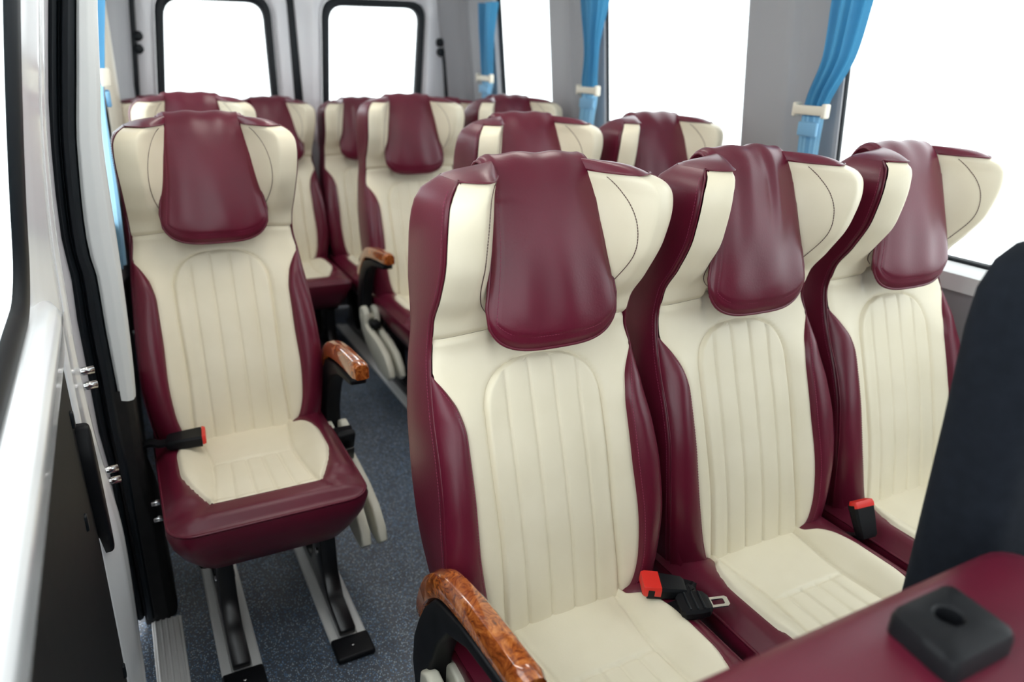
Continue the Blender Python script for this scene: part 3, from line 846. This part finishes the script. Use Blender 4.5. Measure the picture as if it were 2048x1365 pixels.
# ------------------------------------------------------------------ seat belts
def Rz(a): return Matrix.Rotation(a, 3, 'Z')
def Rx(a): return Matrix.Rotation(a, 3, 'X')
def Ry(a): return Matrix.Rotation(a, 3, 'Y')
def buckle(loc, R, label, stalk, red=.030, k=1.0):
    """black buckle body with a red push button at its +y end"""
    r = empty('seat_belt_buckle', loc); tag(r, label, 'buckle', None)
    def T(p): return R @ (Vector(p)*k)
    m_ = MB(); L = []
    for t, w, h in ((-.036, .018, .008), (-.030, .022, .011), (.0, .025, .012), (.030, .0265, .013), (.036, .0265, .013)):
        L.append([T((w*a, t, h*b)) for a, b in ((-1, -.6), (-.85, -1), (.85, -1), (1, -.6), (1, .6), (.85, 1), (-.85, 1), (-1, .6))])
    m_.loops(L, True, True).build('buckle_body', BLACK, r, angle=35)
    L = []
    for t, w, h in ((red, .0262, .0135), (.038, .0262, .0138), (.044, .024, .012)):
        L.append([T((w*a, t, h*b)) for a, b in ((-1, -.3), (-.9, -.6), (.9, -.6), (1, -.3), (1, .7), (.9, 1), (-.9, 1), (-1, .7))])
    MB().loops(L, True, True).build('release_button', RED, r, angle=35, label='red release button')
    MB().box(T((0, .0425, -.009)), (.03, .003, .004), .001, R=R).build('slot', RUBBER, r)
    P = bez([T((0, -.034, 0))]+[Vector(p) for p in stalk], 8)
    m_ = MB(); L = []
    sd = T((1, 0, 0)).normalized()
    for i, p in enumerate(P):
        t = (P[min(i+1, len(P)-1)]-P[max(0, i-1)]).normalized(); n = t.cross(sd)
        if n.length < .05: n = Vector((0, 0, 1))
        n.normalize(); s2 = n.cross(t).normalized()
        L.append([p+s2*.014*a+n*.004*b for a, b in ((-1, -1), (1, -1), (1, 1), (-1, 1))])
    m_.loops(L, True, True).build('stalk', BLACK, r, angle=35)
    return r
buckle((.590, -1.022, .478), Rz(math.radians(62)) @ Rx(math.radians(4)), 'red and black buckle lying between the aisle and middle front row seats', [(.035, -.035, -.004), (.058, -.010, -.02), (.05, .06, -.05)], .012)
buckle((1.105, -1.045, .485), Rz(math.radians(-6)) @ Rx(math.radians(62)), 'upright black buckle with red top between the middle and window front row seats', [(-.004, .02, -.05), (-.02, .07, -.07)])
buckle((-.148, -.072, .480), Rz(math.radians(-95)) @ Rx(math.radians(2)), 'black buckle with orange-red end lying across the single seat by the door', [(-.055, .004, -.002), (-.085, .02, -.004), (-.115, .05, -.05)], .037, 1.12)
# loose tongue
tg = empty('seat_belt_tongue', (.612, -1.083, .474)); tag(tg, 'black belt tongue with a bright steel loop on the middle front row seat', 'tongue')
RT = Rz(math.radians(-112)) @ Rx(math.radians(6))
def TT(p): return RT @ Vector(p)
L = []
for y, w, h in ((-.032, .020, .007), (-.026, .027, .010), (.0, .029, .011), (.018, .026, .010), (.026, .016, .006)):
    L.append([TT((w*a, y, h*b)) for a, b in ((-1, -.5), (-.85, -1), (.85, -1), (1, -.5), (1, .5), (.85, 1), (-.85, 1), (-1, .5))])
MB().loops(L, True, True).build('tongue_grip', BLACK, tg, angle=35)
for k in range(3):
    MB().box(TT((0, -.016+.013*k, .011)), (.046, .004, .004), .0015, R=RT).build('grip_rib', RUBBER, tg)
fr = MB(); o_ = [(-.013, .022), (.013, .022), (.013, .056), (.009, .060), (-.009, .060), (-.013, .056)]; i_2 = [(-.007, .030), (.007, .030), (.007, .050), (.005, .052), (-.005, .052), (-.007, .050)]
fr.loops([[TT((a, b, z)) for a, b in lp_] for lp_, z in ((o_, -.0015), (o_, .0015), (i_2, .0015), (i_2, -.0015), (o_, -.0015))]).build('steel_loop', STEEL, tg, angle=35, label='bright steel loop')
MB().grid(4, 10, lambda u, v: TT(((u-.5)*.044, -.02-.09*v, -.003-.05*v*v))).build('webbing', SHADEB, tg)
# webbing bunch on the single seat's armrest
wb = empty('seat_belt_strap', (.250, .0, .355)); tag(wb, 'black belt strap bunched on the single seat armrest hinge', 'strap')
MB().box((.0, -.072, .035), (.052, .022, .06), .006, R=Rx(.4)).build('tongue_grip', BLACK, wb)
MB().box((.004, -.088, .0), (.03, .012, .04), .004, R=Rx(.3)).build('tongue_loop', METALB, wb)
MB().grid(4, 12, lambda u, v: (-.024+.048*u, -.066+.10*v, .055-.10*v*v+.012*math.sin(6*v))).grid(4, 12, lambda u, v: (-.024+.048*u, -.064+.10*v, .053-.10*v*v+.012*math.sin(6*v))).build('webbing', SHADEB, wb)

# ------------------------------------------------------------------ curtains
def curtain(side, prof, zs, label, depth=.016, folds=5, tie=(1.29, 1.255), xoff=.04, seed=0):
    """prof(z)->(y rear, y front); cloth gathered at the tie"""
    ztop, zbot = zs; rr = random.Random(seed); ph = rr.random()*6
    def xf(z): return (xr(z)-xoff) if side > 0 else (xl(z)+xoff)
    root = empty('curtain', (xf(zbot), prof(zbot)[0], zbot)); ox, oy, oz = root.location
    tag(root, label, 'curtain', 'blue tied-back window curtains')
    def cloth(z0, z1, name, mt, amp, nz):
        def f(u, v, k=0):
            z = z0+(z1-z0)*v; a, b = prof(z); y = a+(b-a)*u
            s_ = math.sin(u*folds*2*math.pi+ph+1.2*(z-1.3))*.6+math.sin(u*folds*3.7+ph*2+4*z)*.4
            dz = amp*(.55+.45*min(1, abs(z-1.27)/.25))
            return (xf(z)-ox+dz*s_-side*.006*k, y-oy, z-oz)
        m_ = MB().grid(60, nz, f)
        return m_.build(name, mt, root)
    cloth(tie[1], ztop, 'drape', BLUE, depth, 40)
    cloth(zbot, tie[1], 'tail', BLUEL, depth*.6, 24)
    zt = (tie[0]+tie[1])/2; a, b = prof(zt); a += .010; b -= .010; h = tie[0]-tie[1]
    m_ = MB()
    m_.box((xf(zt)-ox-side*.022, (a+b)/2-oy, zt-oz), (.010, abs(a-b), h*.75), .004)
    for e in (a, b):
        m_.box((xf(zt)-ox-side*.012, e-oy, zt-oz), (.026, .014, h*1.15), .005)
    m_.build('tie_clip', BEIGE, root, label='beige plastic tieback clip')
    m_ = MB(); zz = tie[1]-.035; a, b = prof(zz)
    m_.box((xf(zz)-ox-side*.016, (a+b)/2-.005-oy, zz-oz), (.012, abs(a-b)*.86, .040), .004).build('tieback_band', BLUEL, root)
    return root
def two(fa, fb): return lambda z: (fa(z), fb(z))
curtain(1, two(curve([(.9, -.262), (1.14, -.262), (1.255, -.266), (1.29, -.270), (1.42, -.312), (1.6, -.325), (1.75, -.33)]), curve([(.9, -.325), (1.14, -.336), (1.255, -.347), (1.29, -.357), (1.42, -.428), (1.6, -.475), (1.75, -.57)])), (1.72, .93), 'large blue curtain at the nearest right pillar', folds=4, seed=1)
curtain(1, two(curve([(.9, .96), (1.15, .940), (1.26, .915), (1.29, .912), (1.43, .885), (1.6, .905), (1.75, .93)]), curve([(.9, .84), (1.15, .822), (1.26, .795), (1.29, .795), (1.43, .783), (1.6, .717), (1.75, .66)])), (1.72, .93), 'blue curtain at the middle right pillar, second nearest', folds=4, seed=2)
curtain(1, two(curve([(.9, 1.97), (1.2, 1.933), (1.27, 1.917), (1.30, 1.917), (1.47, 1.897), (1.64, 1.884)]), curve([(.9, 1.83), (1.2, 1.809), (1.27, 1.777), (1.30, 1.777), (1.47, 1.756), (1.64, 1.684)])), (1.645, .93), 'small blue curtain at the far right rear pillar', folds=3, tie=(1.305, 1.268), seed=3)
curtain(-1, two(curve([(.8, .62), (1.1, .64), (1.31, .58), (1.6, .62)]), curve([(.8, .40), (1.1, .36), (1.31, .48), (1.6, .42)])), (1.60, .80), 'blue curtain hanging along the left wall behind the single seat', folds=3, tie=(1.325, 1.285), xoff=.012, depth=.018, seed=4)
struct(MB().tube([(xr(1.66)-.035, -1.5, 1.735), (xr(1.66)-.035, 2.1, 1.735)], .010, 8).build('trim_17', BEIGE), 'beige curtain rail above the right windows')

# ------------------------------------------------------------------ front seat and console in the foreground
fs = empty('padded_console', (.36, -1.72, 0)); tag(fs, 'blurred maroon padded console with a black latch box, bottom right foreground', 'console')
m_ = MB(); L = []
X0, X1, Y0, Y1 = -.30, .245, -.22, .202
for ins_, z in ((.03, .755), (.008, .765), (0, .79), (0, .880), (.004, .898), (.012, .910), (.028, .918), (.06, .921), (.12, .922)):
    L.append([(p.x, p.y, z) for p in rquad((X0+ins_, Y0+ins_), (X1-ins_, Y0+ins_), (X1-ins_, Y1-ins_), (X0+ins_, Y1-ins_), .05-min(.03, ins_*.3), 8, 6)])
m_.loops(L, True, True)
m_.build('padded_top', MAROON, fs, angle=60)
MB().box((-.08, .0, .378), (.40, .30, .756), .03).build('pedestal', SHADEB, fs)
hw, hh = .043, .035; cx_, cy_ = .022, .122
def rq(i, z): return [(p.x, p.y, z) for p in rquad((cx_-hw+i-.008, cy_-hh+i), (cx_+hw-i-.004, cy_-hh+i), (cx_+hw-i+.004, cy_+hh-i), (cx_-hw+i+.004, cy_+hh-i), .012, 6, 5)]
def ci(r, z):
    out = []
    for p in rq(0, 0):
        a = math.atan2(p[1]-cy_, p[0]-cx_); out.append((cx_+r*math.cos(a), cy_+.004+r*math.sin(a), z))
    return out
MB().loops([rq(0, .920), rq(0, .936), rq(.002, .942), rq(.007, .945), ci(.014, .945), ci(.012, .943), ci(.011, .930), ci(.002, .929)], False, True).build('latch_box', BLACK, fs, angle=40, label='black plastic latch box with a round recess')
ds = empty('driver_seat', (.832, -1.455, 0)); tag(ds, 'dark navy cloth seat with tall backrest at the right edge', 'seat')
m_ = MB(); L = []
for z, w, y0, y1, r in ((.46, .20, -.06, .035, .03), (.50, .215, -.065, .04, .035), (.80, .216, -.055, .045, .035), (1.00, .224, -.05, .045, .035), (1.12, .232, -.045, .045, .035), (1.165, .230, -.042, .044, .035), (1.195, .215, -.036, .040, .03), (1.212, .19, -.028, .034, .025), (1.222, .14, -.015, .022, .015)):
    L.append([(p.x, p.y, z) for p in rquad((-w, y0), (w, y0), (w, y1), (-w, y1), r, 4, 5)])
m_.loops(L, True, True).build('backrest', NAVY, ds, angle=60)
MB().box((.02, -.27, .42), (.44, .46, .15), .05, 4).build('cushion', NAVY, ds)
MB().box((.02, -.22, .175), (.36, .38, .35), .02).build('seat_base', SHADEB, ds)
